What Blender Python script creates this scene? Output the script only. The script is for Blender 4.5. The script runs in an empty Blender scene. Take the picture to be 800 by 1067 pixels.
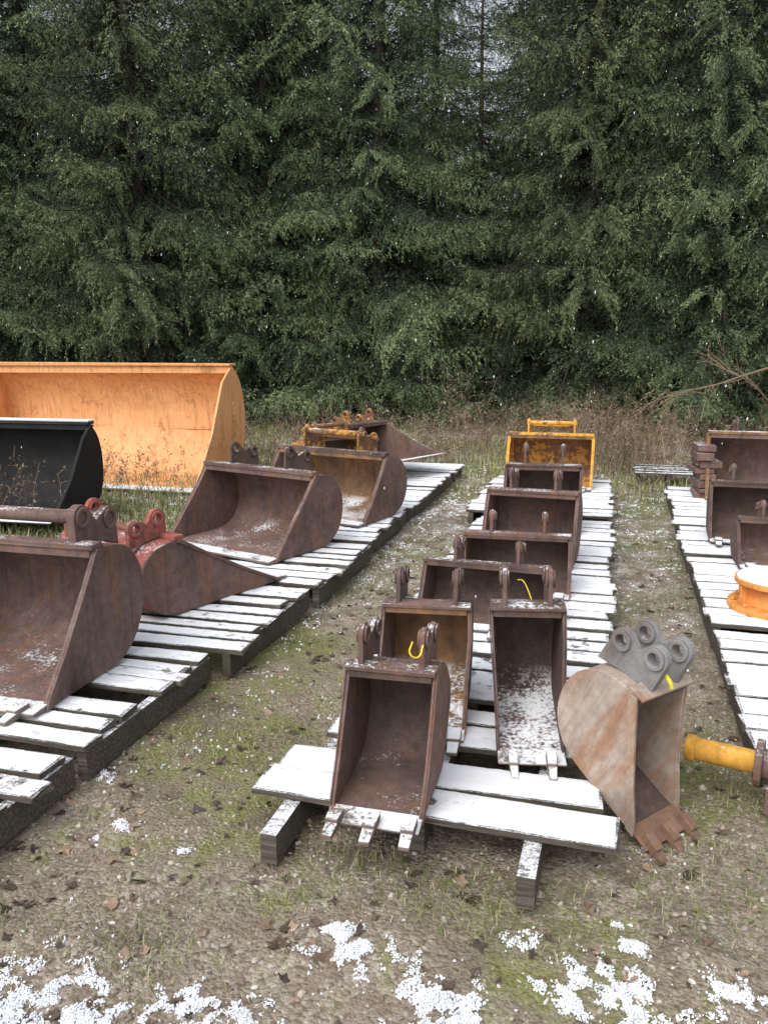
import bpy, bmesh, math, random
import numpy as np
from mathutils import Vector, Matrix, noise, Euler
random.seed(5)
RNG=np.random.default_rng(11)
S=bpy.context.scene
COL=S.collection
R=math.radians
def link(o):
    COL.objects.link(o); return o
def fbm(x,y,z=0,o=4):
    return noise.fractal(Vector((x,y,z)),0.9,2.1,o)

# ------------------------------------------------------------------ materials
class NT:
    def __init__(s,name):
        m=bpy.data.materials.new(name); m.use_nodes=True
        s.m=m; s.t=m.node_tree; s.n=s.t.nodes; s.l=s.t.links
        s.n.clear()
        s.out=s.n.new('ShaderNodeOutputMaterial'); s.b=s.n.new('ShaderNodeBsdfPrincipled')
        s.l.new(s.b.outputs[0],s.out.inputs[0])
        s.b.inputs['Specular IOR Level'].default_value=0.3
        s.tc=s.n.new('ShaderNodeTexCoord'); s.geo=s.n.new('ShaderNodeNewGeometry')
        oi=s.n.new('ShaderNodeObjectInfo'); s.rand=oi.outputs['Random']
        sc=s.n.new('ShaderNodeVectorMath'); sc.operation='SCALE'; sc.inputs[0].default_value=(37,19,53)
        s.l.new(oi.outputs['Random'],sc.inputs['Scale'])
        ad=s.n.new('ShaderNodeVectorMath'); s.l.new(s.tc.outputs['Object'],ad.inputs[0]); s.l.new(sc.outputs[0],ad.inputs[1])
        s.vec=ad.outputs[0]
    def noise(s,scale,detail=4,rough=.6,vec=None,stretch=None,dist=0):
        n=s.n.new('ShaderNodeTexNoise'); n.inputs['Scale'].default_value=scale; n.inputs['Detail'].default_value=detail
        n.inputs['Roughness'].default_value=rough; n.inputs['Distortion'].default_value=dist
        v=vec or s.vec
        if stretch:
            m=s.n.new('ShaderNodeVectorMath'); m.operation='MULTIPLY'; m.inputs[1].default_value=stretch
            s.l.new(v,m.inputs[0]); v=m.outputs[0]
        s.l.new(v,n.inputs['Vector']); return n.outputs['Fac']
    def ramp(s,fac,stops,interp='LINEAR'):
        r=s.n.new('ShaderNodeValToRGB'); cr=r.color_ramp; cr.interpolation=interp
        while len(cr.elements)<len(stops): cr.elements.new(.5)
        for e,(p,c) in zip(cr.elements,stops):
            e.position=p; e.color=(c if isinstance(c,tuple) else (c,c,c))[:3]+(1,)
        s.l.new(fac,r.inputs[0]); return r.outputs[0]
    def mix(s,fac,a,b,mode='MIX'):
        m=s.n.new('ShaderNodeMix'); m.data_type='RGBA'; m.blend_type=mode
        for i,v in ((0,fac),(6,a),(7,b)):
            if hasattr(v,'links'): s.l.new(v,m.inputs[i])
            elif isinstance(v,tuple): m.inputs[i].default_value=v[:3]+(1,)
            else: m.inputs[i].default_value=v
        return m.outputs[2]
    def math(s,op,a,b=0,clamp=False):
        m=s.n.new('ShaderNodeMath'); m.operation=op; m.use_clamp=clamp
        for i,v in ((0,a),(1,b)):
            if hasattr(v,'links'): s.l.new(v,m.inputs[i])
            else: m.inputs[i].default_value=v
        return m.outputs[0]
    def bump(s,h,strength=.5,dist=.01,prev=None):
        b=s.n.new('ShaderNodeBump'); b.inputs['Strength'].default_value=strength; b.inputs['Distance'].default_value=dist
        s.l.new(h,b.inputs['Height'])
        if prev: s.l.new(prev,b.inputs['Normal'])
        s.l.new(b.outputs[0],s.b.inputs['Normal']); return b.outputs[0]
    def nz(s):
        x=s.n.new('ShaderNodeSeparateXYZ'); s.l.new(s.geo.outputs['Normal'],x.inputs[0]); return x.outputs[2]
    def set(s,name,v):
        if hasattr(v,'links'): s.l.new(v,s.b.inputs[name])
        else: s.b.inputs[name].default_value=v if not isinstance(v,tuple) else v[:3]+(1,)
SNOW=(.78,.80,.83)
def steel(name,base,dark,rust,paint=None,paint_amt=0.0,snow=.5,rough=.75,mott=.5):
    k=NT(name)
    n1=k.noise(3.5,6,.65); n2=k.noise(22,5,.7); n3=k.noise(9,5,.7,stretch=(1,1,.22),dist=.4); n4=k.noise(160,3,.7)
    c=k.ramp(n1,[(.32,dark),(.5,base),(.68,tuple(x*1.3 for x in base))])
    c=k.mix(k.ramp(n3,[(.48,0.0),(.64,.8)]),c,rust)
    if paint:
        thr=.55+paint_amt*.35
        pm=k.ramp(k.math('ADD',n1,k.math('MULTIPLY',n2,.5)),[(min(.98,thr-.03),1.0),(min(1,thr+.03),0.0)])
        pc=k.mix(k.ramp(n2,[(.35,.0),(.7,.9*mott)]),paint,tuple(x*.6 for x in paint))
        pc=k.mix(k.ramp(n3,[(.52,.0),(.74,.8)]),pc,rust)
        pc=k.mix(k.ramp(k.noise(1.6,3,.5),[(.4,.0),(.7,.4)]),pc,tuple(min(1,x*1.1+.07) for x in paint))
        c=k.mix(pm,c,pc)
    c=k.mix(k.ramp(n2,[(.38,.0),(.75,mott)]),c,tuple(x*.45 for x in dark))
    n5=k.noise(26,4,.6,stretch=(1,1,.06)); c=k.mix(k.ramp(n5,[(.52,0.0),(.72,.40)]),c,tuple(x*.5 for x in dark))
    c=k.mix(k.ramp(n4,[(.55,0.0),(.8,.8*mott)]),c,(.32,.26,.22))
    up=k.ramp(k.nz(),[(.55,0.0),(.9,1.0)])
    sn=k.noise(60,4,.75); sl=k.noise(5,3,.5)
    th=k.math('ADD',k.math('MULTIPLY',sn,.7),k.math('MULTIPLY',sl,.5))
    sm=k.ramp(th,[(.72-snow*.28,0.0),(.82-snow*.28,.92)])
    f=k.math('MULTIPLY',up,sm)
    c=k.mix(f,c,SNOW)
    k.set('Base Color',c); k.set('Roughness',k.math('ADD',k.math('MULTIPLY',n2,.4),rough-.22))
    h=k.math('ADD',k.math('MULTIPLY',n2,.6),k.math('MULTIPLY',n4,.3))
    h=k.math('ADD',h,k.math('MULTIPLY',f,.6))
    k.bump(h,.3+.6*mott,.006); return k.m
M={}
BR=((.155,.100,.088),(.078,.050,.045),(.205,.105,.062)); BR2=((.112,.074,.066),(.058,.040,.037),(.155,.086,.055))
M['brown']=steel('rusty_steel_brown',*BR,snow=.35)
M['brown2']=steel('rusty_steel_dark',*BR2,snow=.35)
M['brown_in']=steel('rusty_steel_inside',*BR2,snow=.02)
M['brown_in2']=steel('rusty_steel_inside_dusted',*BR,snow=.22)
M['brown_in3']=steel('rusty_steel_inside_frosted',*BR2,snow=.66)
M['brown_snowy']=steel('rusty_steel_inside_snowy',*BR2,snow=.95)
M['orange_rust']=steel('rusty_steel_orange',(.20,.115,.065),(.10,.06,.04),(.34,.17,.055),snow=.60)
M['greyrust']=steel('weathered_steel_grey',(.39,.33,.28),(.27,.18,.13),(.33,.16,.08),snow=.1)
M['grey']=steel('grey_cast_steel',(.22,.22,.22),(.14,.13,.13),(.18,.13,.10),snow=.15)
M['red']=steel('faded_red_paint',(.22,.085,.065),(.10,.05,.045),(.20,.10,.07),paint=(.34,.075,.058),paint_amt=.62,snow=.3)
M['yellow']=steel('worn_yellow_paint',(.16,.09,.05),(.08,.045,.03),(.30,.13,.03),paint=(.70,.36,.05),paint_amt=.85,snow=.3,mott=.35)
M['yelrust']=steel('rusty_yellow_paint',(.17,.09,.05),(.08,.045,.03),(.28,.12,.03),paint=(.55,.26,.04),paint_amt=.50,snow=.35)
M['orange']=steel('orange_loader_paint',(.40,.19,.075),(.20,.09,.04),(.40,.17,.06),paint=(.72,.36,.15),paint_amt=1.0,snow=.0,rough=.65,mott=.14)
M['flange']=steel('orange_paint',(.30,.13,.04),(.16,.07,.03),(.42,.17,.05),paint=(.72,.29,.055),paint_amt=1.1,snow=.3,rough=.6,mott=.3)
M['black']=steel('black_paint',(.012,.013,.014),(.007,.007,.008),(.02,.02,.021),snow=1.5,rough=.6,mott=.08)
M['black_in']=steel('black_paint_inside',(.012,.012,.013),(.007,.007,.008),(.02,.019,.018),snow=.0,rough=.8,mott=.06)
M['tooth']=steel('worn_tooth_steel',(.20,.17,.15),(.12,.09,.08),(.2,.11,.06),snow=.9)
M['tooth2']=steel('worn_tooth_steel_bare',(.22,.13,.09),(.12,.08,.06),(.25,.12,.06),snow=.0)
M['strap']=steel('yellow_strap',(.7,.55,.05),(.6,.45,.04),(.7,.5,.05),snow=0,mott=.1)

def wood_mat(name,cover):
    k=NT(name); v=k.tc.outputs['Object']
    g=k.noise(6,5,.6,stretch=(1,14,14),vec=v); g2=k.noise(2.3,3,vec=v)
    c=k.ramp(g,[(.3,(.04,.032,.026)),(.55,(.10,.085,.07)),(.78,(.21,.19,.165))])
    c=k.mix(k.ramp(g2,[(.5,0.0),(.65,.5)]),c,(.05,.055,.028))
    up=k.ramp(k.nz(),[(.6,0.0),(.9,1.0)])
    sn=k.noise(110,4,.8,vec=v); s2=k.noise(9,4,.7,vec=v,stretch=(.5,1.5,1))
    th=k.math('ADD',k.math('MULTIPLY',sn,.55),k.math('MULTIPLY',s2,.5))
    sm=k.ramp(th,[(cover,0.0),(cover+.10,.92)])
    f=k.math('MULTIPLY',up,sm)
    c=k.mix(f,c,SNOW)
    k.set('Base Color',c); k.set('Roughness',.8); k.bump(k.math('ADD',g,k.math('MULTIPLY',f,.7)),.5,.004); return k.m
M['wood']=wood_mat('wet_weathered_wood',.47)
M['woodsnow']=wood_mat('snow_dusted_wood',.34)
def snow_mat():
    k=NT('fresh_snow'); n=k.noise(70,5,.75,vec=k.tc.outputs['Object']); n2=k.noise(6,3,vec=k.tc.outputs['Object'])
    c=k.ramp(n2,[(.3,(.68,.70,.74)),(.6,(.78,.80,.83))])
    k.set('Base Color',c); k.set('Roughness',.9); k.bump(n,.7,.006); return k.m
M['snow']=snow_mat()
def ground_mat():
    k=NT('muddy_gravel_ground'); v=k.tc.outputs['Object']
    n1=k.noise(.9,5,.6,vec=v); n2=k.noise(7,5,.7,vec=v); n3=k.noise(55,4,.75,vec=v)
    vo=k.n.new('ShaderNodeTexVoronoi'); vo.inputs['Scale'].default_value=75; k.l.new(v,vo.inputs['Vector'])
    gcol=k.ramp(vo.outputs['Color'],[(.1,(.17,.135,.105)),(.45,(.34,.28,.22)),(.75,(.44,.38,.31)),(.95,(.58,.53,.47))])
    mud=k.ramp(n3,[(.3,(.13,.10,.072)),(.6,(.28,.225,.165)),(.8,(.40,.34,.27))])
    c=k.mix(k.ramp(n2,[(.38,0.0),(.58,.95)]),mud,gcol)
    moss=k.ramp(n3,[(.3,(.11,.12,.03)),(.6,(.22,.235,.07)),(.8,(.33,.34,.13))])
    mm=k.math('ADD',k.math('MULTIPLY',n1,.65),k.math('MULTIPLY',n2,.45))
    mm=k.ramp(mm,[(.53,0.0),(.63,.85)])
    c=k.mix(mm,c,moss)
    c=k.mix(k.ramp(k.noise(2.6,4,.6,vec=v,dist=.5),[(.52,0.0),(.68,.6)]),c,(.11,.088,.064))
    sp=k.n.new('ShaderNodeSeparateXYZ'); k.l.new(v,sp.inputs[0])
    far=k.ramp(k.math('MULTIPLY',sp.outputs[1],.1),[(.40,0.0),(.65,1.0)])
    dn=k.ramp(k.math('ADD',k.math('MULTIPLY',n3,.5),k.math('MULTIPLY',n2,.5)),[(.52,0.0),(.60,.75)])
    c=k.mix(k.math('MULTIPLY',far,dn),c,SNOW)
    k.set('Base Color',c); k.set('Roughness',k.ramp(n2,[(.3,.5),(.7,.95)]))
    h=k.math('ADD',k.math('MULTIPLY',k.math('SUBTRACT',1.0,vo.outputs['Distance']),.45),n3)
    k.bump(h,1.0,.018); return k.m
M['ground']=ground_mat()
def attr_mat(name,stops,attr='shade',rough=.6,spec=.3,vary=False):
    k=NT(name); a=k.n.new('ShaderNodeAttribute'); a.attribute_name=attr
    c=k.ramp(a.outputs['Fac'],stops)
    if vary:
        h=k.n.new('ShaderNodeHueSaturation')
        k.l.new(c,h.inputs['Color']); k.l.new(k.math('ADD',k.math('MULTIPLY',k.rand,.45),.78),h.inputs['Value'])
        k.l.new(k.math('ADD',k.math('MULTIPLY',k.rand,.03),.487),h.inputs['Hue']); c=h.outputs[0]
    k.set('Base Color',c); k.set('Roughness',rough)
    k.b.inputs['Specular IOR Level'].default_value=spec
    return k.m
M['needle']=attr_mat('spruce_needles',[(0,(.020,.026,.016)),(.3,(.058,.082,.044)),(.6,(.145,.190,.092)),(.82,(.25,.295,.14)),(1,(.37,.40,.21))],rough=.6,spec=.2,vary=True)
M['bark']=steel('spruce_bark',(.05,.04,.032),(.03,.024,.02),(.06,.05,.04),snow=0)
M['dry']=attr_mat('dry_weed_straw',[(0,(.075,.048,.034)),(.5,(.19,.13,.088)),(1,(.38,.30,.21))],rough=.8)
M['grass']=attr_mat('grass_blades',[(0,(.065,.09,.025)),(.5,(.15,.185,.055)),(.8,(.28,.285,.12)),(1,(.46,.41,.28))],rough=.6)
M['stone']=attr_mat('gravel_stones',[(0,(.13,.105,.085)),(.5,(.29,.24,.195)),(.92,(.43,.38,.32)),(1,(.58,.55,.51))],rough=.6)
M['leaf']=attr_mat('dead_leaves',[(0,(.05,.037,.03)),(.5,(.14,.095,.065)),(1,(.30,.215,.15))],rough=.5)

# ------------------------------------------------------------------ triangle soup helper
def soup(name,tris,shade,mat,linkit=True):
    n=len(tris); me=bpy.data.meshes.new(name)
    me.vertices.add(n*3); me.vertices.foreach_set('co',np.ascontiguousarray(tris,dtype=np.float32).ravel())
    me.loops.add(n*3); me.loops.foreach_set('vertex_index',np.arange(n*3,dtype=np.int32))
    me.polygons.add(n); me.polygons.foreach_set('loop_start',np.arange(0,n*3,3,dtype=np.int32))
    try: me.polygons.foreach_set('loop_total',np.full(n,3,dtype=np.int32))
    except Exception: pass
    a=me.attributes.new('shade','FLOAT','FACE'); a.data.foreach_set('value',np.asarray(shade,dtype=np.float32))
    me.update(calc_edges=True); me.materials.append(mat)
    if not linkit: return me
    return link(bpy.data.objects.new(name,me))
def norm(a): return a/np.maximum(np.linalg.norm(a,axis=-1,keepdims=True),1e-9)

# ------------------------------------------------------------------ bucket builder
def catmull(pts,n=4):
    out=[]
    P=[pts[0]]+list(pts)+[pts[-1]]
    for i in range(1,len(P)-2):
        for j in range(n):
            t=j/n; a,b,c,d=P[i-1],P[i],P[i+1],P[i+2]
            out.append(tuple(.5*((2*b[q])+(-a[q]+c[q])*t+(2*a[q]-5*b[q]+4*c[q]-d[q])*t*t+(-a[q]+3*b[q]-3*c[q]+d[q])*t**3) for q in (0,1)))
    out.append(tuple(pts[-1])); return out
def add_prism(bm,poly,x0,x1,mi,hole=None):
    b2=bmesh.new(); loops=[poly]
    for (cy,cz,r) in (hole or []):
        loops.append([(cy+r*math.cos(a*math.tau/14),cz+r*math.sin(a*math.tau/14)) for a in range(14)])
    es=[]
    for lp in loops:
        vs=[b2.verts.new((x0,y,z)) for y,z in lp]
        for i in range(len(vs)): es.append(b2.edges.new((vs[i],vs[(i+1)%len(vs)])))
    bmesh.ops.triangle_fill(b2,use_beauty=True,use_dissolve=False,edges=es)
    r=bmesh.ops.extrude_face_region(b2,geom=b2.faces[:])
    bmesh.ops.translate(b2,vec=(x1-x0,0,0),verts=[v for v in r['geom'] if isinstance(v,bmesh.types.BMVert)])
    bmesh.ops.recalc_face_normals(b2,faces=b2.faces[:])
    for f in b2.faces: f.material_index=mi
    me=bpy.data.meshes.new('tmp'); b2.to_mesh(me); b2.free(); bm.from_mesh(me); bpy.data.meshes.remove(me)
def add_box(bm,c,s,mi,rot=None,taper=None):
    r=bmesh.ops.create_cube(bm,size=1); vs=r['verts']
    for v in vs:
        x,y,z=v.co
        if taper and y<0: x*=taper[0]; z=z*taper[1]+ (taper[2] if len(taper)>2 else 0)
        v.co=Vector((x*s[0],y*s[1],z*s[2]))
        if rot: v.co=rot@v.co
        v.co+=Vector(c)
    fs={f for v in vs for f in v.link_faces}
    for f in fs: f.material_index=mi
def add_cyl(bm,p0,p1,r,mi,seg=18,r2=None,cap=True):
    p0=Vector(p0);p1=Vector(p1); d=p1-p0
    m=Matrix.Translation((p0+p1)/2)@d.to_track_quat('Z','Y').to_matrix().to_4x4()
    q=bmesh.ops.create_cone(bm,cap_ends=cap,segments=seg,radius1=r,radius2=r if r2 is None else r2,depth=d.length,matrix=m)
    for f in {f for v in q['verts'] for f in v.link_faces}: f.material_index=mi; f.smooth=len(f.verts)==4
def add_ring(bm,cx0,cx1,cy,cz,r0,r1,mi,seg=20):
    V=[]
    for x in (cx0,cx1):
        for r in (r0,r1):
            V.append([bm.verts.new((x,cy+r*math.cos(a*math.tau/seg),cz+r*math.sin(a*math.tau/seg))) for a in range(seg)])
    pairs=[(0,2,1),(1,3,0),(0,1,0),(2,3,1)]
    for a,b,fl in pairs:
        for i in range(seg):
            j=(i+1)%seg; q=[V[a][i],V[a][j],V[b][j],V[b][i]]
            f=bm.faces.new(q if not fl else q[::-1]); f.material_index=mi
            f.smooth = (a,b) in ((0,2),(1,3))
PROF=[(0.0,1.0),(.2,.985),(.42,.92),(.60,.72),(.64,.45),(.54,.2),(.33,.045),(0.05,0.0)]
LOADER=[(.22,1.0),(.38,.86),(.47,.62),(.45,.36),(.33,.12),(.15,.01),(0.0,0.0)]
def bucket(name,W,h,loc,yaw=0,pitch=0,roll=0,lip=.55,k=1.0,mat='brown',mat_in=None,ear='brown',nt=3,ears=True,es=1.0,prof=None,
           cutter=True,toothL=.09,t=None,earx=None,pin=False,mat_side=None,topbar=True,ear_h=1.0,tooth='tooth',eart=.009,flare=1.0,seam=False,snowcap=False,pinx=.04):
    t=t or max(.008,.012*W+.004)
    bm=bmesh.new()
    P=[(y*k*h,z*h) for y,z in (prof or PROF)]
    P=catmull(P,4)+[(-lip*h,0.0)]
    N=len(P); inn=[]
    for i in range(N):
        a=P[max(0,i-1)]; b=P[min(N-1,i+1)]
        dy,dz=b[0]-a[0],b[1]-a[1]; l=math.hypot(dy,dz) or 1
        nn=(dz/l,-dy/l)
        cy,cz=(.05*h-P[i][0],.5*h-P[i][1])
        if nn[0]*cy+nn[1]*cz<0: nn=(-nn[0],-nn[1])
        inn.append((P[i][0]+nn[0]*t,P[i][1]+nn[1]*t))
    nx=11; xs=[-W/2+W*i/(nx-1) for i in range(nx)]
    rs=random.Random(name+str(loc)); dent=[[ (rs.random()-.5)*.008*(1+W*.6) for _ in range(N)] for _ in range(nx)]
    O=[[bm.verts.new((x,P[j][0],P[j][1])) for j in range(N)] for x in xs]
    I=[[bm.verts.new((x,inn[j][0]+ (dent[a][j] if 0<a<nx-1 and j<N-2 else 0),inn[j][1])) for j in range(N)] for a,x in enumerate(xs)]
    for i in range(nx-1):
        for j in range(N-1):
            f=bm.faces.new((O[i][j],O[i+1][j],O[i+1][j+1],O[i][j+1])); f.smooth=True
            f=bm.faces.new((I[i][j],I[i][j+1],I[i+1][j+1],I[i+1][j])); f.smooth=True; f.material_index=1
        bm.faces.new((O[i][0],I[i][0],I[i+1][0],O[i+1][0])); bm.faces.new((O[i][-1],O[i+1][-1],I[i+1][-1],I[i][-1]))
    fr=[(-lip*h*.93,.08*h),(-lip*h*.62,.36*h),(-lip*h*.24,.74*h)]
    if prof is LOADER: fr=[(-lip*h*.96,.10*h),(-lip*h*.45,.42*h),(.02*h,.86*h)]
    poly=[(y*1.0+.004*(1 if y>0 else 0),z) for y,z in P]+fr
    tt=t*1.3
    add_prism(bm,poly,W/2,W/2+tt,4); add_prism(bm,poly,-W/2-tt,-W/2,4)
    if cutter:
        fr2=[(-lip*h*1.0,-.002)]+fr+[(P[0][0],P[0][1])]
        wd=.055*h+.01
        for s in (-1,1):
            poly2=[(y-.004,z) for y,z in fr2]+[(y+wd,z-(.0 if i<4 else .01)) for i,(y,z) in list(enumerate(fr2))[::-1]]
            x0=W/2+tt+.001; x1=x0+t*.7
            add_prism(bm,poly2,x0 if s>0 else -x1,x1 if s>0 else -x0,4)
    add_box(bm,(0,-lip*h-.02,.004+t*.5),(W+2*tt+.004,.10*h+.05,t*2.0),3,taper=(1,.5))
    for i in range(nt):
        x=-W/2+ (i+.5)*W/nt if nt>2 else (-W*.3+i*W*.6)
        if nt>=3: x=-W*.43+i*W*.86/(nt-1)
        j=rs.uniform(-.06,.06)
        add_box(bm,(x,-lip*h-.035-toothL*.3,.022),(.056*min(1,W*2.2+.2),toothL*.9,.042),3,rot=Matrix.Rotation(j,3,'Z'),taper=(.9,.8))
        add_box(bm,(x,-lip*h-.035-toothL*1.0,.014),(.048*min(1,W*2.2+.2),toothL*.85,.030),3,rot=Matrix.Rotation(j,3,'Z'),taper=(.85,.45,-.2))
    if topbar:
        add_box(bm,(0,.02*h+P[0][0],h+t*.8),(W+2*tt+.002,.11*h+.02,t*1.8),0)
        add_box(bm,(0,P[0][0]-.012,h-.028*h),(W-.004,t*1.3,.08*h),1)
    if snowcap:
        add_box(bm,(0,.03*h+P[0][0],h+t*1.8+.006),(W+2*tt-.01,.12*h+.01,.010),5)
    if seam:
        y,z=inn[11]; add_box(bm,(0,y-.010,z),(W-.01,.02,.05),1,rot=None)
    if ears:
        ex=earx or W*.26; e=es*.11; base=h+t*1.6
        c1=(.04*h+.3*e, base+e*1.05*ear_h); c2=(.40*h*k+.3*e,base+e*.62*ear_h)
        rr=e*.46
        poly=[(c1[0]-rr*1.15,base-.012)]
        for a in range(180,40,-15): poly.append((c1[0]+rr*math.cos(R(a)),c1[1]+rr*math.sin(R(a))))
        mid=((c1[0]+c2[0])/2,(c1[1]+c2[1])/2-.05*e); poly.append(mid)
        for a in range(110,-30,-15): poly.append((c2[0]+rr*.95*math.cos(R(a)),c2[1]+rr*.95*math.sin(R(a))))
        poly.append((c2[0]+rr*.9,base-.10*h-.02)); poly.append((c2[0]-rr,base-.05*h-.01))
        for s in (-1,1):
            x0=s*ex-eart; x1=s*ex+eart
            add_prism(bm,poly,x0,x1,2,hole=[(c1[0],c1[1],rr*.5),(c2[0],c2[1],rr*.5)])
            for c in (c1,c2):
                q=.009
                add_ring(bm,x1+.0005,x1+q,c[0],c[1],rr*.5,rr*.82,2); add_ring(bm,x0-q,x0-.0005,c[0],c[1],rr*.5,rr*.82,2)
        if pin:
            add_cyl(bm,(-ex-pinx,c1[0],c1[1]),(ex+pinx,c1[0],c1[1]),rr*.48,2)
            add_cyl(bm,(-ex-pinx,c2[0],c2[1]),(ex+pinx,c2[0],c2[1]),rr*.48,2)
    if flare!=1.0:
        for v in bm.verts:
            u=min(1,max(0,1-v.co.z/h)); v.co.x*=1+(flare-1)*u
    # years of knocks: gentle low-frequency warp of the whole bucket
    sd=rs.random()*50; am=.004+.008*W
    for v in bm.verts:
        if v.co.z<h*1.02:
            q=v.co*(2.2/max(.4,W))+Vector((sd,sd*.7,3)); nv=noise.noise_vector(q)
            v.co+=Vector((nv.x,nv.y,nv.z*.6))*am
    me=bpy.data.meshes.new(name); bm.to_mesh(me); bm.free()
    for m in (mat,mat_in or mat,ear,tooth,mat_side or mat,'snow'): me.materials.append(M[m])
    o=link(bpy.data.objects.new(name,me))
    o.matrix_world=Matrix.Translation(loc)@Matrix.Rotation(R(yaw),4,'Z')@Matrix.Rotation(R(pitch),4,'X')@Matrix.Rotation(R(roll),4,'Y')
    b=o.modifiers.new('bev','BEVEL'); b.width=.0025; b.segments=1; b.limit_method='ANGLE'; b.angle_limit=R(40)
    return o
ZT=.152
EB='excavator_bucket'
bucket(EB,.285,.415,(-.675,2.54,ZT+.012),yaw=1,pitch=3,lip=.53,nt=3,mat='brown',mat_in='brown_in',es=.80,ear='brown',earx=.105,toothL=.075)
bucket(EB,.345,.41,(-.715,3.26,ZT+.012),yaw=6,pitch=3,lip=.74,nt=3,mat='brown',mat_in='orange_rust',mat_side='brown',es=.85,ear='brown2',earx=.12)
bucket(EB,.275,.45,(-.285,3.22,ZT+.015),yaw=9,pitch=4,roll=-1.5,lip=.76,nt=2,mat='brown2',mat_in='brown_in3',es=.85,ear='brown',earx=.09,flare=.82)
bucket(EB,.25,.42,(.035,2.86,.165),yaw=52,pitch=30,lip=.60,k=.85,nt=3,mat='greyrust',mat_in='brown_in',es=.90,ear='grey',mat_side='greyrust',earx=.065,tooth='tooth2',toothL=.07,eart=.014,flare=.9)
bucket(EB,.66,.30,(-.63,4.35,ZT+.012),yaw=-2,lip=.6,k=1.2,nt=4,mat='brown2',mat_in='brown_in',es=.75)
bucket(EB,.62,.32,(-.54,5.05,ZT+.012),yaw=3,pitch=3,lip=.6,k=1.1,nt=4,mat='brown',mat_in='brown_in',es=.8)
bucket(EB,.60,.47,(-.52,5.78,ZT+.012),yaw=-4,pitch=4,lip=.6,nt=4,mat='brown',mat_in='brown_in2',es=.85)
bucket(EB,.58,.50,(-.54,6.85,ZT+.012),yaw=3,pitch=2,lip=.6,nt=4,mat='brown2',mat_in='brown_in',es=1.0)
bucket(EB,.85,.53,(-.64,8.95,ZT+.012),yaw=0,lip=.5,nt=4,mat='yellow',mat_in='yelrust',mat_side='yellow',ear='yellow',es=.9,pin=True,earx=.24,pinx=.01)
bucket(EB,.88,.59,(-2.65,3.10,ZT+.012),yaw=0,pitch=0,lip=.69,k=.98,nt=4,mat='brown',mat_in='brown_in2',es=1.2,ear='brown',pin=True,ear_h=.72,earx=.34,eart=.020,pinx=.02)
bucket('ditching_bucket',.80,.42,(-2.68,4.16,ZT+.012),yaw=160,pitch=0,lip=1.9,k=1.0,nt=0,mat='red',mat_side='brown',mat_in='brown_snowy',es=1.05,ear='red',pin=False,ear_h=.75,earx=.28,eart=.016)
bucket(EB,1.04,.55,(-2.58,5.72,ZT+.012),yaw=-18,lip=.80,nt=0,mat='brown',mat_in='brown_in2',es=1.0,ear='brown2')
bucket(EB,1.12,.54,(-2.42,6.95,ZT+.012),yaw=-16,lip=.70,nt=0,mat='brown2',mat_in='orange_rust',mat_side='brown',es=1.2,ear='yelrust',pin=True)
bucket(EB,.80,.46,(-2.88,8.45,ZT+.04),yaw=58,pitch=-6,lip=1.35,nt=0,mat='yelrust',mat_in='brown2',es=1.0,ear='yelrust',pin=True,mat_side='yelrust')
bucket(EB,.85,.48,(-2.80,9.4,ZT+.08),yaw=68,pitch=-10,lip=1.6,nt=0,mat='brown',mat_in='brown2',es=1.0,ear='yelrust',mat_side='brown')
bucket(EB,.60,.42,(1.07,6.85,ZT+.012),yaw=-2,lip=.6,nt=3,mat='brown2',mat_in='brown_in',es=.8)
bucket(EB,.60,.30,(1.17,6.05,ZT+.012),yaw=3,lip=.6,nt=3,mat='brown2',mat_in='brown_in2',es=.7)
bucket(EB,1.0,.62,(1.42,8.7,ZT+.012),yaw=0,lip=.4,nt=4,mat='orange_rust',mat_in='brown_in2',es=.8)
bucket('loader_bucket',3.4,1.36,(-6.18,8.95,.02),yaw=0,lip=.52,k=.95,nt=0,ears=False,prof=LOADER,mat='orange',mat_in='orange',mat_side='orange',cutter=False,t=.02,seam=True)
bucket('loader_bucket',1.5,.80,(-5.42,6.45,.12),yaw=4,lip=.62,k=.9,nt=0,ears=False,prof=LOADER,mat='black',mat_in='black_in',mat_side='black_in',tooth='black',cutter=True,t=.015,snowcap=True)

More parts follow.
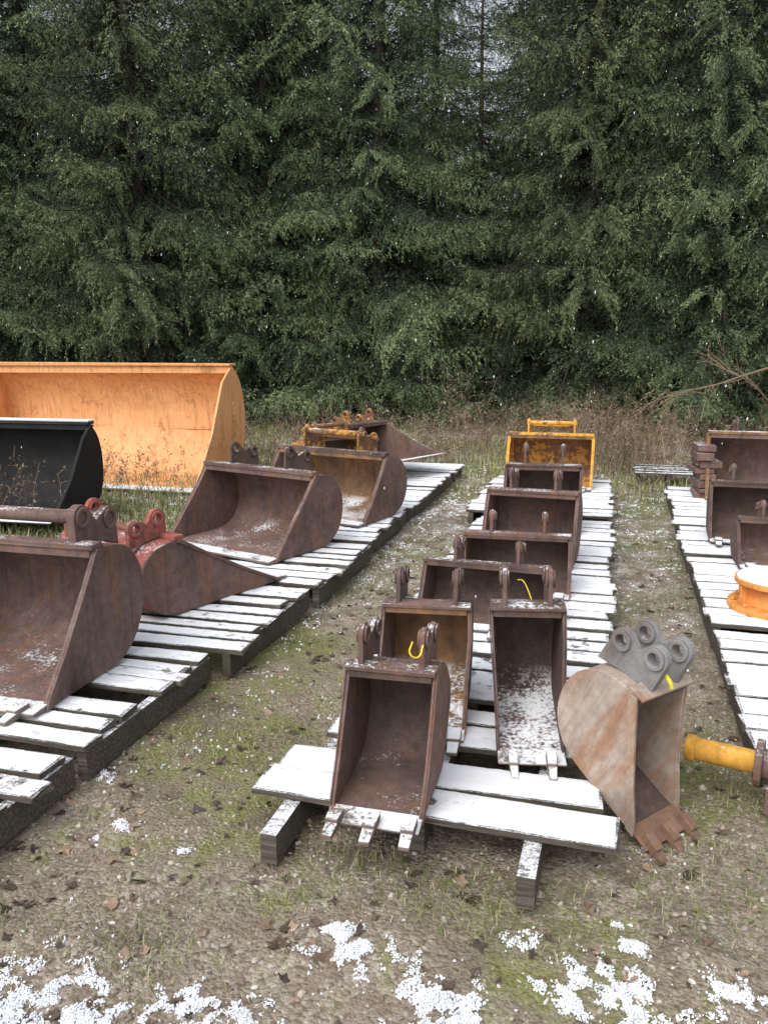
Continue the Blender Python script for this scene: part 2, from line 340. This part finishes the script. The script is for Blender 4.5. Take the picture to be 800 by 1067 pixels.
# ------------------------------------------------------------------ pallets
def pallet(name,x0,x1,y0,y1,sw=.14,gap=.03,zt=.15,skip=(),snow=.62,ext=0,seed=0,nstr=3,strx=None,th=.020,rag=.03,jog=None):
    rs=random.Random(seed+int(y0*100)); bm=bmesh.new(); sm=bmesh.new()
    y=y0; i=0
    while y+sw*.7<y1:
        w=sw*rs.uniform(.78,1.16)
        if i not in skip:
            a=x0+rs.uniform(-rag,rag); b=x1+rs.uniform(-rag,rag); yc=y+w/2; rz=rs.uniform(-.018,.018); dz=rs.uniform(-.005,.005)
            if jog and i in jog: a+=jog[i][0]; b+=jog[i][1]; rz+=jog[i][2]
            rot=Matrix.Rotation(rz,3,'Z')@Matrix.Rotation(rs.uniform(-.007,.007),3,'Y')@Matrix.Rotation(rs.uniform(-.025,.025),3,'X')
            L=b-a; nseg=8
            rows=[]
            for s_ in range(nseg+1):
                u=s_/nseg-.5; wob=rs.uniform(-.003,.003); q=[]
                for (yy,zz) in ((-.5,0),(.5,0),(.5,-1),(-.5,-1)):
                    ex=rs.uniform(-.014,.004)*(1 if u>0 else -1) if s_ in (0,nseg) else 0
                    p=rot@Vector((u*L+ex,yy*w+wob,zz*th+rs.uniform(-.001,.001)))+Vector(((a+b)/2,yc,zt+dz)); q.append(bm.verts.new(p))
                rows.append(q)
            for s_ in range(nseg):
                for q in range(4):
                    bm.faces.new((rows[s_][q],rows[s_][(q+1)%4],rows[s_+1][(q+1)%4],rows[s_+1][q])[::-1])
            bm.faces.new(rows[0]); bm.faces.new(rows[-1][::-1])
            nx=max(8,int(L/.018)); ny=9; V={}
            for ix in range(nx+1):
                for iy in range(ny+1):
                    u=ix/nx; v=iy/ny
                    p=rot@Vector(((u-.5)*(L-.03),(v-.5)*(w-.010),0))+Vector(((a+b)/2,yc,zt+dz+.0012))
                    ed=min(min(u,1-u)*L,min(v,1-v)*w)
                    m=fbm(p.x*2.4+seed,p.y*2.4,3.1,3)*.5+fbm(p.x*20,p.y*26,7,4)*.6
                    d=(snow-.5)*1.4+m+min(ed,.02)*8-.12
                    hgt=.006*min(1,max(-.5,d*2.5))*(.35+.65*min(1,ed/.012))+.0015*fbm(p.x*60,p.y*60,1,2)
                    V[ix,iy]=(p+Vector((0,0,hgt)),hgt)
            vm={k:sm.verts.new(c[0]) for k,c in V.items()}
            for ix in range(nx):
                for iy in range(ny):
                    ks=[(ix,iy),(ix+1,iy),(ix+1,iy+1),(ix,iy+1)]
                    if max(V[q][1] for q in ks)>0.0006:
                        f=sm.faces.new([vm[q] for q in ks]); f.smooth=True; f.material_index=1
        y+=w+gap*rs.uniform(.1,2.1); i+=1
    for v in [v for v in sm.verts if not v.link_faces]: sm.verts.remove(v)
    xs=strx or [x0+.05+(x1-x0-.1)*q/(nstr-1) for q in range(nstr)]
    for q,x in enumerate(xs):
        e=ext if q in (0,nstr-1) else 0
        sw_=.055 if e else .042
        add_box(bm,(x,(y0+y1)/2-e/2,(zt-th)/2+.002),(sw_,y1-y0+e-.02,zt-th-.016),0,rot=Matrix.Rotation(rs.uniform(-.02,.02),3,'Z') if e else None)
    bmesh.ops.recalc_face_normals(bm,faces=bm.faces[:])
    me=bpy.data.meshes.new('t'); sm.to_mesh(me); bm.from_mesh(me); bpy.data.meshes.remove(me)
    me=bpy.data.meshes.new(name); bm.to_mesh(me); bm.free(); sm.free(); me.materials.append(M['wood']); me.materials.append(M['woodsnow'])
    return link(bpy.data.objects.new(name,me))
PN='wooden_pallet'
pallet(PN,-1.12,.04,2.39,3.28,sw=.16,gap=.012,snow=.80,seed=1,strx=[-.99,-.55,-.17],ext=.20,skip=(2,),zt=.140,jog={0:(0,.02,-.02),1:(-.02,-.02,.02),3:(.05,-.10,.05),4:(.15,0,-.04)})
pallet(PN,-1.10,.05,3.32,4.50,sw=.14,gap=.03,snow=.72,seed=2)
pallet(PN,-1.12,.05,4.55,5.75,sw=.15,gap=.010,snow=.90,seed=3)
pallet(PN,-1.10,.04,5.80,7.20,sw=.16,gap=.008,snow=.90,seed=4)
pallet(PN,-1.28,.02,7.42,9.50,sw=.16,gap=.010,snow=.9,seed=5)
pallet(PN,-3.05,-1.86,1.30,2.46,sw=.12,gap=.030,snow=.72,seed=6,rag=.05)
pallet(PN,-3.05,-1.84,2.49,3.52,sw=.115,gap=.025,snow=.70,seed=7,skip=(3,),rag=.05)
pallet(PN,-3.02,-1.76,3.56,4.70,sw=.115,gap=.025,snow=.72,seed=8,rag=.05)
pallet(PN,-3.05,-1.72,4.75,5.95,sw=.13,gap=.03,snow=.72,seed=9)
pallet(PN,-3.10,-1.78,6.0,7.3,sw=.14,gap=.012,snow=.85,seed=10)
pallet(PN,-3.10,-1.78,7.35,8.5,sw=.14,gap=.010,snow=.9,seed=11)
pallet(PN,-3.20,-1.80,8.55,10.3,sw=.14,gap=.010,snow=.9,seed=12)
pallet(PN,.56,1.8,3.15,4.6,sw=.16,gap=.006,snow=.98,seed=13,rag=.012)
pallet(PN,.55,1.8,4.63,6.2,sw=.16,gap=.006,snow=.98,seed=14,rag=.012)
pallet(PN,.54,1.8,6.25,7.6,sw=.16,gap=.012,snow=.85,seed=15)
pallet(PN,.55,1.9,7.65,9.3,sw=.16,gap=.012,snow=.85,seed=16)
pallet(PN,.25,1.05,10.2,11.0,sw=.10,gap=.06,snow=.3,seed=17)

# ------------------------------------------------------------------ odd machine parts
def obj_from(bm,name,mats,loc=(0,0,0),yaw=0,bev=.003):
    me=bpy.data.meshes.new(name); bm.to_mesh(me); bm.free()
    for m in mats: me.materials.append(M[m])
    o=link(bpy.data.objects.new(name,me)); o.location=loc; o.rotation_euler[2]=R(yaw)
    b=o.modifiers.new('bev','BEVEL'); b.width=bev; b.segments=2; b.limit_method='ANGLE'; b.angle_limit=R(40)
    return o
bm=bmesh.new()
add_cyl(bm,(0,0,.0),(0,0,.035),.27,0,36); add_cyl(bm,(0,0,.035),(0,0,.15),.20,0,32,r2=.16); add_cyl(bm,(0,0,.15),(0,0,.18),.24,0,36)
for a in range(10): add_cyl(bm,(.24*math.cos(a*.628),.24*math.sin(a*.628),.035),(.24*math.cos(a*.628),.24*math.sin(a*.628),.055),.015,0,6)
for a in range(6): add_box(bm,(.19*math.cos(a*1.047+.4),.19*math.sin(a*1.047+.4),.09),(.10,.014,.11),0,rot=Matrix.Rotation(a*1.047+.4,3,'Z'))
add_cyl(bm,(0,0,.181),(0,0,.196),.232,1,36,r2=.215)
obj_from(bm,'flange_mount',['flange','snow'],(.96,5.0,.155))
bm=bmesh.new()
add_cyl(bm,(-.26,0,0),(.02,0,0),.042,0,24); add_cyl(bm,(-.27,0,0),(-.235,0,0),.049,0,24); add_cyl(bm,(-.02,0,0),(.05,0,0),.055,1,24)
for s in (0,1):
    add_prism(bm,[(.085*math.cos(a*math.tau/18),.085*math.sin(a*math.tau/18)) for a in range(18)],-.03+.10*s,-.005+.10*s,1,hole=[(0,0,.03)])
add_cyl(bm,(-.02,0,0),(.22,0,0),.028,1,18)
add_box(bm,(.10,.0,-.08),(.15,.10,.09),1); add_box(bm,(.04,-.06,-.10),(.05,.05,.10),1)
add_box(bm,(.25,.05,.0),(.12,.22,.10),1)
obj_from(bm,'drive_shaft',['yellow','brown'],(.585,3.0,.17),yaw=-14)
bm=bmesh.new(); rs=random.Random(3)
z=.0
for i in range(8):
    hh=rs.uniform(.04,.09); add_box(bm,(rs.uniform(-.03,.03),rs.uniform(-.03,.03),z+hh/2),(rs.uniform(.14,.22),rs.uniform(.3,.4),hh*.85),0,rot=Matrix.Rotation(rs.uniform(-.1,.1),3,'Z')); z+=hh
obj_from(bm,'stacked_cutting_edges',['brown'],(.88,8.75,.155),yaw=5)
bm=bmesh.new(); add_cyl(bm,(-.05,0,.02),(.06,0,.02),.018,0); add_box(bm,(.05,.02,.012),(.05,.05,.02),0)
obj_from(bm,'hitch_pin',['brown2'],(.93,4.15,.165))
def tube(name,pts,r,mat):
    c=bpy.data.curves.new(name,'CURVE'); c.dimensions='3D'; c.bevel_depth=r; c.bevel_resolution=2
    s=c.splines.new('BEZIER'); s.bezier_points.add(len(pts)-1)
    for b,p in zip(s.bezier_points,pts): b.co=p; b.handle_left_type=b.handle_right_type='AUTO'
    c.materials.append(M[mat]); return link(bpy.data.objects.new(name,c))
tube('yellow_tag_strap',[(-.60,2.51,.69),(-.595,2.47,.66),(-.575,2.48,.65),(-.565,2.52,.68)],.003,'strap')
tube('yellow_tag_strap',[(.20,2.68,.60),(.215,2.66,.585),(.225,2.66,.56)],.007,'strap')
tube('wire_tie',[(-.42,4.0,.50),(-.38,3.9,.52),(-.33,3.8,.46),(-.30,3.75,.40)],.0025,'strap')

# ------------------------------------------------------------------ ground sheet
def axis(a,b,st,far):
    c=list(np.arange(a,b+1e-6,st)); s=st; lo=[];x=a
    while x>-far: s*=1.35; x-=s; lo.append(x)
    s=st; hi=[]; x=b
    while x<far: s*=1.35; x+=s; hi.append(x)
    return lo[::-1]+c+hi
gx=axis(-6.5,3.5,.05,600); gy=axis(.6,12,.05,600)
def gh(x,y):
    fall=1/(1+max(0,abs(x)-8)*.2+max(0,y-14)*.2)
    h=(.03*fbm(x*.8,y*.8,2,3)+.014*fbm(x*5,y*5,5,3))*fall-.012
    return min(h,.02)
nx,ny=len(gx),len(gy)
co=np.zeros((nx*ny,3),np.float32)
for j,y in enumerate(gy):
    for i,x in enumerate(gx):
        co[j*nx+i]=(x,y,gh(x,y) if abs(x)<40 and abs(y)<60 else -.012)
me=bpy.data.meshes.new('ground')
fa=[(j*nx+i,j*nx+i+1,(j+1)*nx+i+1,(j+1)*nx+i) for j in range(ny-1) for i in range(nx-1)]
me.from_pydata(co.tolist(),[],fa); me.polygons.foreach_set('use_smooth',[True]*len(fa)); me.update()
me.materials.append(M['ground']); link(bpy.data.objects.new('ground',me))

b=bmesh.new(); bmesh.ops.create_icosphere(b,subdivisions=1,radius=1)
ico=np.array([[v.co[:] for v in f.verts] for f in b.faces]); b.free()
def scatter(P,rr,flat):
    n=len(P); A=RNG.normal(size=(n,3,3)); Q=np.linalg.qr(A)[0]
    sc=np.stack([RNG.uniform(.8,1.7,n),np.ones(n),RNG.uniform(flat[0],flat[1],n)],1)*rr[:,None]
    base=ico[None]*sc[:,None,None,:]
    T=np.einsum('nfvi,nji->nfvj',base,Q)+P[:,None,None,:]
    return T.reshape(-1,3,3)
P=[]
while len(P)<20000:
    y=1.1+(random.random()**1.6)*6; x=random.uniform(-3.3,1.8)
    if fbm(x*1.1,y*1.1,9,3)<-.15 and random.random()<.75: continue
    P.append((x,y,gh(x,y)))
P=np.array(P); rr=RNG.choice([.003,.004,.005,.006,.008,.010,.014],len(P),p=[.22,.24,.2,.16,.1,.06,.02])*RNG.uniform(.7,1.2,len(P))
soup('gravel',scatter(P,rr,(.4,.8)),np.repeat(RNG.random(len(P)),len(ico)),M['stone'])
T=[];Sh=[]
for _ in range(1700):
    y=1.2+random.random()**1.4*6; x=random.uniform(-3.,1.8)
    r=random.uniform(.008,.032); a=random.random()*6.28; n=9
    pts=[]
    for q in range(n):
        an=q/n*6.283; r2=r*(1+ .35*math.cos(5*an)+random.uniform(-.25,.25))*(1.0 if q%2 else .7)
        pts.append([r2*math.cos(an)*1.3,r2*math.sin(an)*.8,random.uniform(-.005,.007)])
    m=np.array(Euler((random.uniform(-.4,.4),random.uniform(-.4,.4),a)).to_matrix())
    Q=np.array(pts)@m.T+np.array([x,y,gh(x,y)+.005]); c=np.array([x,y,gh(x,y)+.005])
    for q in range(n): T.append([c,Q[q],Q[(q+1)%n]])
    Sh+= [random.random()**1.7]*n
soup('fallen_leaves',np.array(T),Sh,M['leaf'])
def blades(n,fn,hmin,hmax,w,lean=.6,zf=gh):
    P=[];H=[];Sh=[]
    while len(P)<n:
        r=fn()
        if r is None: continue
        x,y=r[:2]; P.append((x,y,zf(x,y)-.004)); H.append(random.uniform(hmin,hmax)*(r[2] if len(r)>2 else 1)); Sh.append(random.random())
    P=np.array(P);H=np.array(H)[:,None];N=len(P)
    az=RNG.uniform(0,6.283,N); d=np.stack([np.cos(az),np.sin(az),np.zeros(N)],1); sd=np.stack([-np.sin(az),np.cos(az),np.zeros(N)],1)*w
    ln=RNG.uniform(.1,lean,N)[:,None]; up=np.array([0,0,1.])
    p1=P+up*H*.6+d*H*ln*.35; p2=P+up*H*(1-ln*.35)+d*H*ln*1.0
    t=np.concatenate([np.stack([P-sd,P+sd,p1+sd*.7],1),np.stack([P-sd,p1+sd*.7,p1-sd*.7],1),np.stack([p1-sd*.7,p1+sd*.7,p2],1)])
    return t,np.tile(np.array(Sh),3)
def inrow(x,y):
    return (-1.1<x<.04 and 2.4<y<9.5) or (-3.1<x<-1.8 and y<10.3) or (x>.55 and 3.1<y<9.4)
def g_near():
    y=1.15+random.random()**1.2*9; x=random.uniform(-5.5,2.2)
    if inrow(x,y) and random.random()<.9: return None
    m=fbm(x*1.5,y*1.5,4,4)-(.16 if y<2.3 else 0)+ (.42 if (-.95<x<0 and 2.0<y<2.6) else 0)+(.15 if y>4.5 else 0)+(.25 if abs(x+1.15)<.12 or abs(x+1.75)<.12 or abs(x-.5)<.12 else 0)
    if m<random.uniform(.08,.45): return None
    return x,y,.6+.7*min(1,max(0,m))
t1,s1=blades(42000,g_near,.010,.045,.0014,1.6)
def g_left():
    x=random.uniform(-8,-3.1);y=random.uniform(4.5,12); return x,y
t2,s2=blades(30000,g_left,.05,.16,.004,.9)
def g_far():
    x=random.uniform(-12,12);y=random.uniform(9,19)
    if inrow(x,y) or fbm(x*.5,y*.5,6,3)<random.uniform(-.3,.2): return None
    return x,y
t3,s3=blades(45000,g_far,.05,.18,.006,.9)
s3=s3*.55+.42
soup('grass',np.concatenate([t1,t2,t3]),np.concatenate([s1**1.1,s2,s3]),M['grass'])

def stalk(T,Sh,x,y,h,z0=0,br=6,w=.004):
    p=np.array([x,y,z0]); d=np.array([random.uniform(-.35,.35),random.uniform(-.35,.35),1.]); sh=random.random()**1.4
    def seg(a,b,w0,w1):
        v=b-a; s=norm(np.cross(v,np.array([random.uniform(-1,1),random.uniform(-1,1),.1])))
        T.append([a-s*w0,a+s*w0,b+s*w1]);T.append([a-s*w0,b+s*w1,b-s*w1]); Sh.extend([sh,sh])
    n=4; pts=[p]
    for i in range(n):
        d=d+np.array([random.uniform(-.2,.2),random.uniform(-.2,.2),0]); pts.append(pts[-1]+norm(d)*h/n)
    for i in range(n): seg(pts[i],pts[i+1],w*(1-i/n*.6),w*(1-(i+1)/n*.6))
    for i in range(br):
        u=random.uniform(.3,1)*n; k=min(n-1,int(u)); q=pts[k]+(pts[k+1]-pts[k])*(u-k)
        dd=norm(np.array([random.uniform(-1,1),random.uniform(-1,1),random.uniform(.0,1.1)]))*random.uniform(.08,.25)*h
        seg(q,q+dd,w*.5,w*.3)
        for _ in range(3):
            e=q+dd*random.uniform(.5,1); r=random.uniform(.008,.024); s=norm(np.array([random.gauss(0,1) for _ in range(3)]))*r; s2=norm(np.array([random.gauss(0,1) for _ in range(3)]))*r
            T.append([e,e+s,e+s2]); Sh.append(min(1,sh+.15))
cy,sy=math.cos(R(15.5)),math.sin(R(15.5))
def c2w(X,Y): return X*cy-Y*sy, X*sy+Y*cy
T=[];Sh=[]
for _ in range(3400):
    X=random.uniform(-13,11); Y=random.gauss(14.4,1.5)
    x,y=c2w(X,Y)
    if inrow(x,y): continue
    den=fbm(X*.6,Y*.4,8,3)
    if den<random.uniform(-.4,.25): continue
    stalk(T,Sh,x,y,random.uniform(.15,.5)*(1+max(0,den)*1.3))
for (cx,cyy,sx,sy2,n,h) in [(2.9,11.4,.45,.7,360,1.05),(3.4,10.6,.4,.5,170,.85),(1.2,12.6,.5,.6,160,.75),(-.4,12.8,.6,.6,150,.7),(-1.6,11.3,.6,.8,110,.55),(-3.9,8.0,.5,.6,150,.75),(-3.1,9.6,.4,.6,80,.5),(0.3,11.2,.4,.5,120,.55),(2.3,9.3,.25,.6,60,.4),(-3.0,12.5,.9,.5,220,.75),(1.3,13.8,.12,.2,30,1.5),(-4.6,7.2,.3,.4,50,.5)]:
    for _ in range(n):
        X=random.gauss(cx,sx);Y=random.gauss(cyy,sy2); x,y=c2w(X,Y)
        if inrow(x,y): continue
        stalk(T,Sh,x,y,random.uniform(.4,1)*h,br=8,w=.003)
soup('dry_weeds',np.array(T),Sh,M['dry'])

# ------------------------------------------------------------------ snow caught in the litter: thousands of small clumps
blob=[(-.62,1.90,.10),(-.36,1.80,.10),(-.32,1.72,.10),(.05,1.95,.11),(.12,1.87,.10),(-.02,1.9,.07),(-1.36,1.47,.20),(-1.22,1.52,.10),(-.95,1.58,.10),(-.83,1.60,.08),(.38,2.0,.09),(.12,2.13,.045),(.09,2.22,.025),(-1.57,2.28,.04),(-1.83,2.55,.05),(-.17,2.08,.05),(-.66,1.96,.06),(-1.62,2.2,.02),(-1.3,2.2,.02)]
P=[];rr=[]
tries=0
while len(P)<21000 and tries<400000:
    tries+=1
    a,c,r=random.choices(blob,weights=[q[2]**2 for q in blob])[0]
    x=a+random.gauss(0,.75)*r; y=c+random.gauss(0,.75)*r*.75
    d=math.hypot(x-a,(y-c)*1.3)/r
    n=fbm(x*17,y*17,1,5)*2.2
    if .75-d*.8+n<random.uniform(0,.7): continue
    k=max(0,1-d)
    P.append((x,y,gh(x,y)+random.uniform(0,.012)*(k+.15)+.008*max(0,n*.5))); rr.append(random.uniform(.0014,.0040))
tries=0; n0=len(P)
while len(P)<n0+15000 and tries<600000:
    tries+=1
    y=1.3+random.random()**.8*10; x=random.uniform(-7,2.4)
    if inrow(x,y): continue
    e=.30*(abs(x+1.72)<.12)+.15*(abs(x+1.15)<.1)+.25*(x<-3.1)+.2*(x>-1.7 and y>5)-(.12 if y<2.4 else 0)
    if fbm(x*3,y*3,11,4)*.6+fbm(x*22,y*22,12,4)*.9+e<random.uniform(.55,.85): continue
    P.append((x,y,gh(x,y)+random.uniform(0,.006))); rr.append(random.uniform(.0018,.0045)*(1+.12*y))
soup('snow_patches',scatter(np.array(P),np.array(rr),(.4,1.0)),np.ones(len(P)*len(ico)),M['snow'])

# ------------------------------------------------------------------ spruce trees
def bough(rng,L,s0=.16):
    segs=[]
    droop=rng.uniform(.22,.50); up=rng.uniform(.15,.38)
    def st(s): return np.array([s*L*.97, .06*L*math.sin(s*3+droop*9)*s, L*(-droop*s**1.1+up*s**3)])
    ss=np.arange(s0,1.0,.075/L*1.3)
    stem=[st(s) for s in np.linspace(0,1,9)]
    for s in ss:
        p=st(s); tan=norm(st(min(1,s+.02))-st(s-.02))
        for sd in (-1,1):
            l=(.12+.32*L*(1-s)**.75*min(1,.35+s*1.6))*rng.uniform(.5,1.25)
            an=R(rng.uniform(40,68)); side=np.array([0,sd,0.]); d=norm(tan*math.cos(an)+side*math.sin(an)+np.array([0,0,rng.uniform(-.6,.0)]))
            n=max(2,int(l/.09)); q=p.copy()
            for i in range(n):
                q2=q+d*l/n
                segs.append((q,q2,.10+.45*(i/n)+.35*s))  # darker toward the trunk: inner crown shade put into needle colour, tips paler
                dn=norm(d+np.array([0,0,-.18]))
                if i>0 or l<.2:
                    for s2 in (-1,1):
                        ll=rng.uniform(.08,.20)*(1.1-.6*i/n)
                        lat=np.cross(d,[0,0,1.])*s2
                        e=norm(d*.6+lat*.7+np.array([0,0,rng.uniform(-1.4,-.1)]))*ll
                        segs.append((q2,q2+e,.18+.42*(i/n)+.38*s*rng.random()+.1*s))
                d=dn; q=q2
    A=np.array([s[0] for s in segs]);B=np.array([s[1] for s in segs]);C=np.array([s[2] for s in segs])
    l=np.linalg.norm(B-A,axis=1); cnt=np.maximum(3,(l/.023).astype(int)); idx=np.repeat(np.arange(len(segs)),cnt); n=len(idx)
    u=rng.random(n)[:,None]; ax=norm(B-A)[idx]; base=A[idx]+(B-A)[idx]*u
    rad=rng.normal(size=(n,3)); rad=norm(rad-ax*np.sum(rad*ax,1,keepdims=True))
    d=norm(ax*1.0+rad*.7); ln=rng.uniform(.036,.062,n)[:,None]
    wv=norm(np.cross(d,rng.normal(size=(n,3))))*rng.uniform(.0055,.0095,n)[:,None]
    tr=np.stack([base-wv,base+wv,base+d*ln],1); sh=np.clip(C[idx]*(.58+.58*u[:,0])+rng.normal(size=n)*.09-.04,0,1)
    W=[]
    for i in range(8):
        a,b=stem[i],stem[i+1]; r=.015*(1-i/9)+.002
        for o_ in (np.array([0,1,0.]),np.array([0,0,1.])):
            W.append([a-o_*r,a+o_*r,b+o_*r*.8]); W.append([a-o_*r,b+o_*r*.8,b-o_*r*.8])
    return tr,sh,np.array(W)
def spruce_mesh(seed,Ht=13.5,R0=2.9):
    rng=np.random.default_rng(seed)
    bs=[(L,)+bough(rng,L) for L in (1.0,1.4,1.8,2.2,2.6,3.0)]
    short=[(1.0,)+bough(rng,1.0,.05) for _ in range(2)]
    TT=[];SS=[];WW=[]
    z=.25; zs=[]
    while z<Ht-.4:
        r=R0*(1-z/Ht)**.85
        k=int(4.6+2.5*r*rng.uniform(.6,1.2)*.8); zs.append((z,k)); z+=rng.uniform(.22,.42)*(1+ .8*(z>11))
    for z,k in zs:
        a0=rng.random()*6.28
        ks=3 if z<11 else 2
        tier=rng.uniform(.85,1.15)
        for i in range(k+ks):
            az=a0+i*6.283/k+rng.uniform(-.4,.4)
            Rz=R0*(1-z/Ht)**.85
            if i<k:
                Lr=Rz*rng.uniform(.50,1.18)*tier+.25
                b=min(bs,key=lambda q:abs(q[0]-Lr)+rng.random()*.3)
                tilt=rng.uniform(-.28,.15)+ (.30*(z/Ht)) - .10
            else:
                Lr=min(Rz,rng.uniform(.7,1.4)); b=short[int(rng.random()*2)]; tilt=rng.uniform(-.3,.5)
            if z<1.2: Lr*=.85
            sc=Lr/b[0]
            m=np.array((Matrix.Rotation(az,3,'Z')@Matrix.Rotation(-tilt,3,'Y')@Matrix.Rotation(rng.uniform(-.4,.4),3,'X')).to_3x3())
            off=np.array([0,0,z+rng.uniform(-.1,.1)])
            keep=rng.random(len(b[1]))<(1 if z<11 else .5)
            dk=0 if i<k else -.22  # short inner boughs darkened, crown shade painted into their colour
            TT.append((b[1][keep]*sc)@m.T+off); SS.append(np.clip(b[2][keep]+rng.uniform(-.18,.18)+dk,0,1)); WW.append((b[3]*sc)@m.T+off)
    ring=[]
    for i in range(15):
        zz=Ht*i/14; r=.17*(1-i/14.5)+.01; ring.append([[r*math.cos(a*math.tau/10)+.03*math.sin(zz),r*math.sin(a*math.tau/10),zz] for a in range(10)])
    for i in range(14):
        for a in range(10):
            b_=(a+1)%10; WW.append(np.array([[ring[i][a],ring[i][b_],ring[i+1][b_]],[ring[i][a],ring[i+1][b_],ring[i+1][a]]]))
    T=np.concatenate(TT);W=np.concatenate(WW)
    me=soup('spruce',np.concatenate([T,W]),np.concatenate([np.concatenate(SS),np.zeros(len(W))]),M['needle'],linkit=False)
    me.materials.append(M['bark']); mi=np.zeros(len(T)+len(W),np.int32); mi[len(T):]=1; me.polygons.foreach_set('material_index',mi)
    return me
TM=[spruce_mesh(s,Ht=h,R0=r) for s,h,r in ((1,17.5,3.2),(2,18.5,3.0),(3,16.5,3.4))]
def tree(X,Y,v,rz,s=1.0):
    x,y=c2w(X,Y); o=link(bpy.data.objects.new('spruce_tree',TM[v])); o.location=(x,y,-.05); o.rotation_euler[2]=rz; o.scale=(s,s,s*random.uniform(.96,1.06))
front=[(-10.2,17.6,0),(-7.4,18.3,1),(-4.9,17.3,2),(-2.5,18.5,0),(-.1,17.6,1),(4.2,17.5,2),(6.3,16.0,0),(9.0,16.9,1),(11.8,17.4,2),(-13,18.2,1)]
for i,(X,Y,v) in enumerate(front): tree(X,Y,v,i*1.7)
tree(2.0,18.4,0,4.0,.58)
back=[(-12,20.5),(-8.8,20.4),(-6,20.4),(-3.7,20.2),(-1.3,20.0),(4.6,20.2),(5.9,19.6),(8.2,19.8),(10.8,20.2),(13.6,20.4),(-15.5,20.4)]
for i,(X,Y) in enumerate(back): tree(X,Y,(i+1)%3,i*2.3+.5,1.0)
tree(1.25,21.6,2,2.0,.98); tree(3.65,22.0,1,1.0,.98); tree(-2.6,22.8,1,3,1); tree(6.8,22.6,0,.4,1)

T=[];Sh=[]
def bseg(a,b,w0,w1):
    for o_ in (np.array([0,0,1.]),norm(np.cross(b-a,[0,0,1.]))):
        T.append([a-o_*w0,a+o_*w0,b+o_*w1]);T.append([a-o_*w0,b+o_*w1,b-o_*w1]); Sh.extend([.75,.75])
def brr(p,d,l,w,lev):
    n=6
    for i in range(n):
        d=norm(d+np.array([random.gauss(0,.12),random.gauss(0,.12),random.gauss(-.01,.10)])); q=p+d*l/n; bseg(p,q,w*(1-i/n*.7),w*(1-(i+1)/n*.7)); p=q
        if lev<2 and i>0:
            for _ in range(2): brr(p,norm(d+np.array([random.gauss(0,.5),random.gauss(0,.5),random.gauss(0,.5)])),l*random.uniform(.2,.4),w*.45,lev+1)
x,y=c2w(6.0,12.6); x2,y2=c2w(4.2,12.4)
brr(np.array([x,y,1.35]),norm(np.array([x2-x,y2-y,-.30])),2.0,.016,0)
x,y=c2w(6.3,13.0)
brr(np.array([x,y,.2]),norm(np.array([-.35,.0,1.0])),1.4,.014,0)
soup('bare_branch',np.array(T),Sh,M['dry'])

T=[]
for _ in range(1000):
    x=random.uniform(-7,5); y=random.uniform(2.5,15); z=random.uniform(.3,6.5); r=random.uniform(.0018,.0042)*(1+y*.04)
    m=np.array(Euler((random.uniform(-.25,.25),random.uniform(-.25,.25),0)).to_matrix())
    T.append((ico*np.array([r*.75,r*.75,r*2.0]))@m.T+np.array([x,y,z]))
T=np.concatenate(T); soup('falling_snow',T,np.ones(len(T)),M['snow'])

# ------------------------------------------------------------------ world, sun, camera
w=bpy.data.worlds.new('World'); S.world=w; w.use_nodes=True; nt=w.node_tree; nt.nodes.clear()
sky=nt.nodes.new('ShaderNodeTexSky'); sky.sky_type='NISHITA'; sky.sun_disc=False; sky.sun_elevation=R(52); sky.sun_rotation=R(200)
sky.air_density=1.0; sky.dust_density=4.0
hs=nt.nodes.new('ShaderNodeHueSaturation'); hs.inputs['Saturation'].default_value=.28; hs.inputs['Value'].default_value=2.15
bg=nt.nodes.new('ShaderNodeBackground'); bg.inputs[1].default_value=.13; ow=nt.nodes.new('ShaderNodeOutputWorld')
nt.links.new(sky.outputs[0],hs.inputs['Color']); nt.links.new(hs.outputs[0],bg.inputs[0]); nt.links.new(bg.outputs[0],ow.inputs[0])
ld=bpy.data.lights.new('sun','SUN'); ld.energy=.5; ld.angle=R(45); ld.color=(1,.985,.96); sun=link(bpy.data.objects.new('sun',ld))
az=R(200); el=R(52); dirv=Vector((math.sin(az)*math.cos(el),math.cos(az)*math.cos(el),math.sin(el)))
sun.rotation_euler=dirv.to_track_quat('Z','Y').to_euler()
cd=bpy.data.cameras.new('camera'); cam=link(bpy.data.objects.new('camera',cd)); cam.location=(0,0,1.65)
cam.rotation_euler=(R(90-11.5),0,R(15.5)); cd.sensor_fit='VERTICAL'; cd.sensor_height=24; cd.lens=24*863/1067; cd.clip_end=2000; cd.clip_start=.05
S.camera=cam
S.view_settings.view_transform='Standard'; S.view_settings.look='None'; S.view_settings.exposure=0
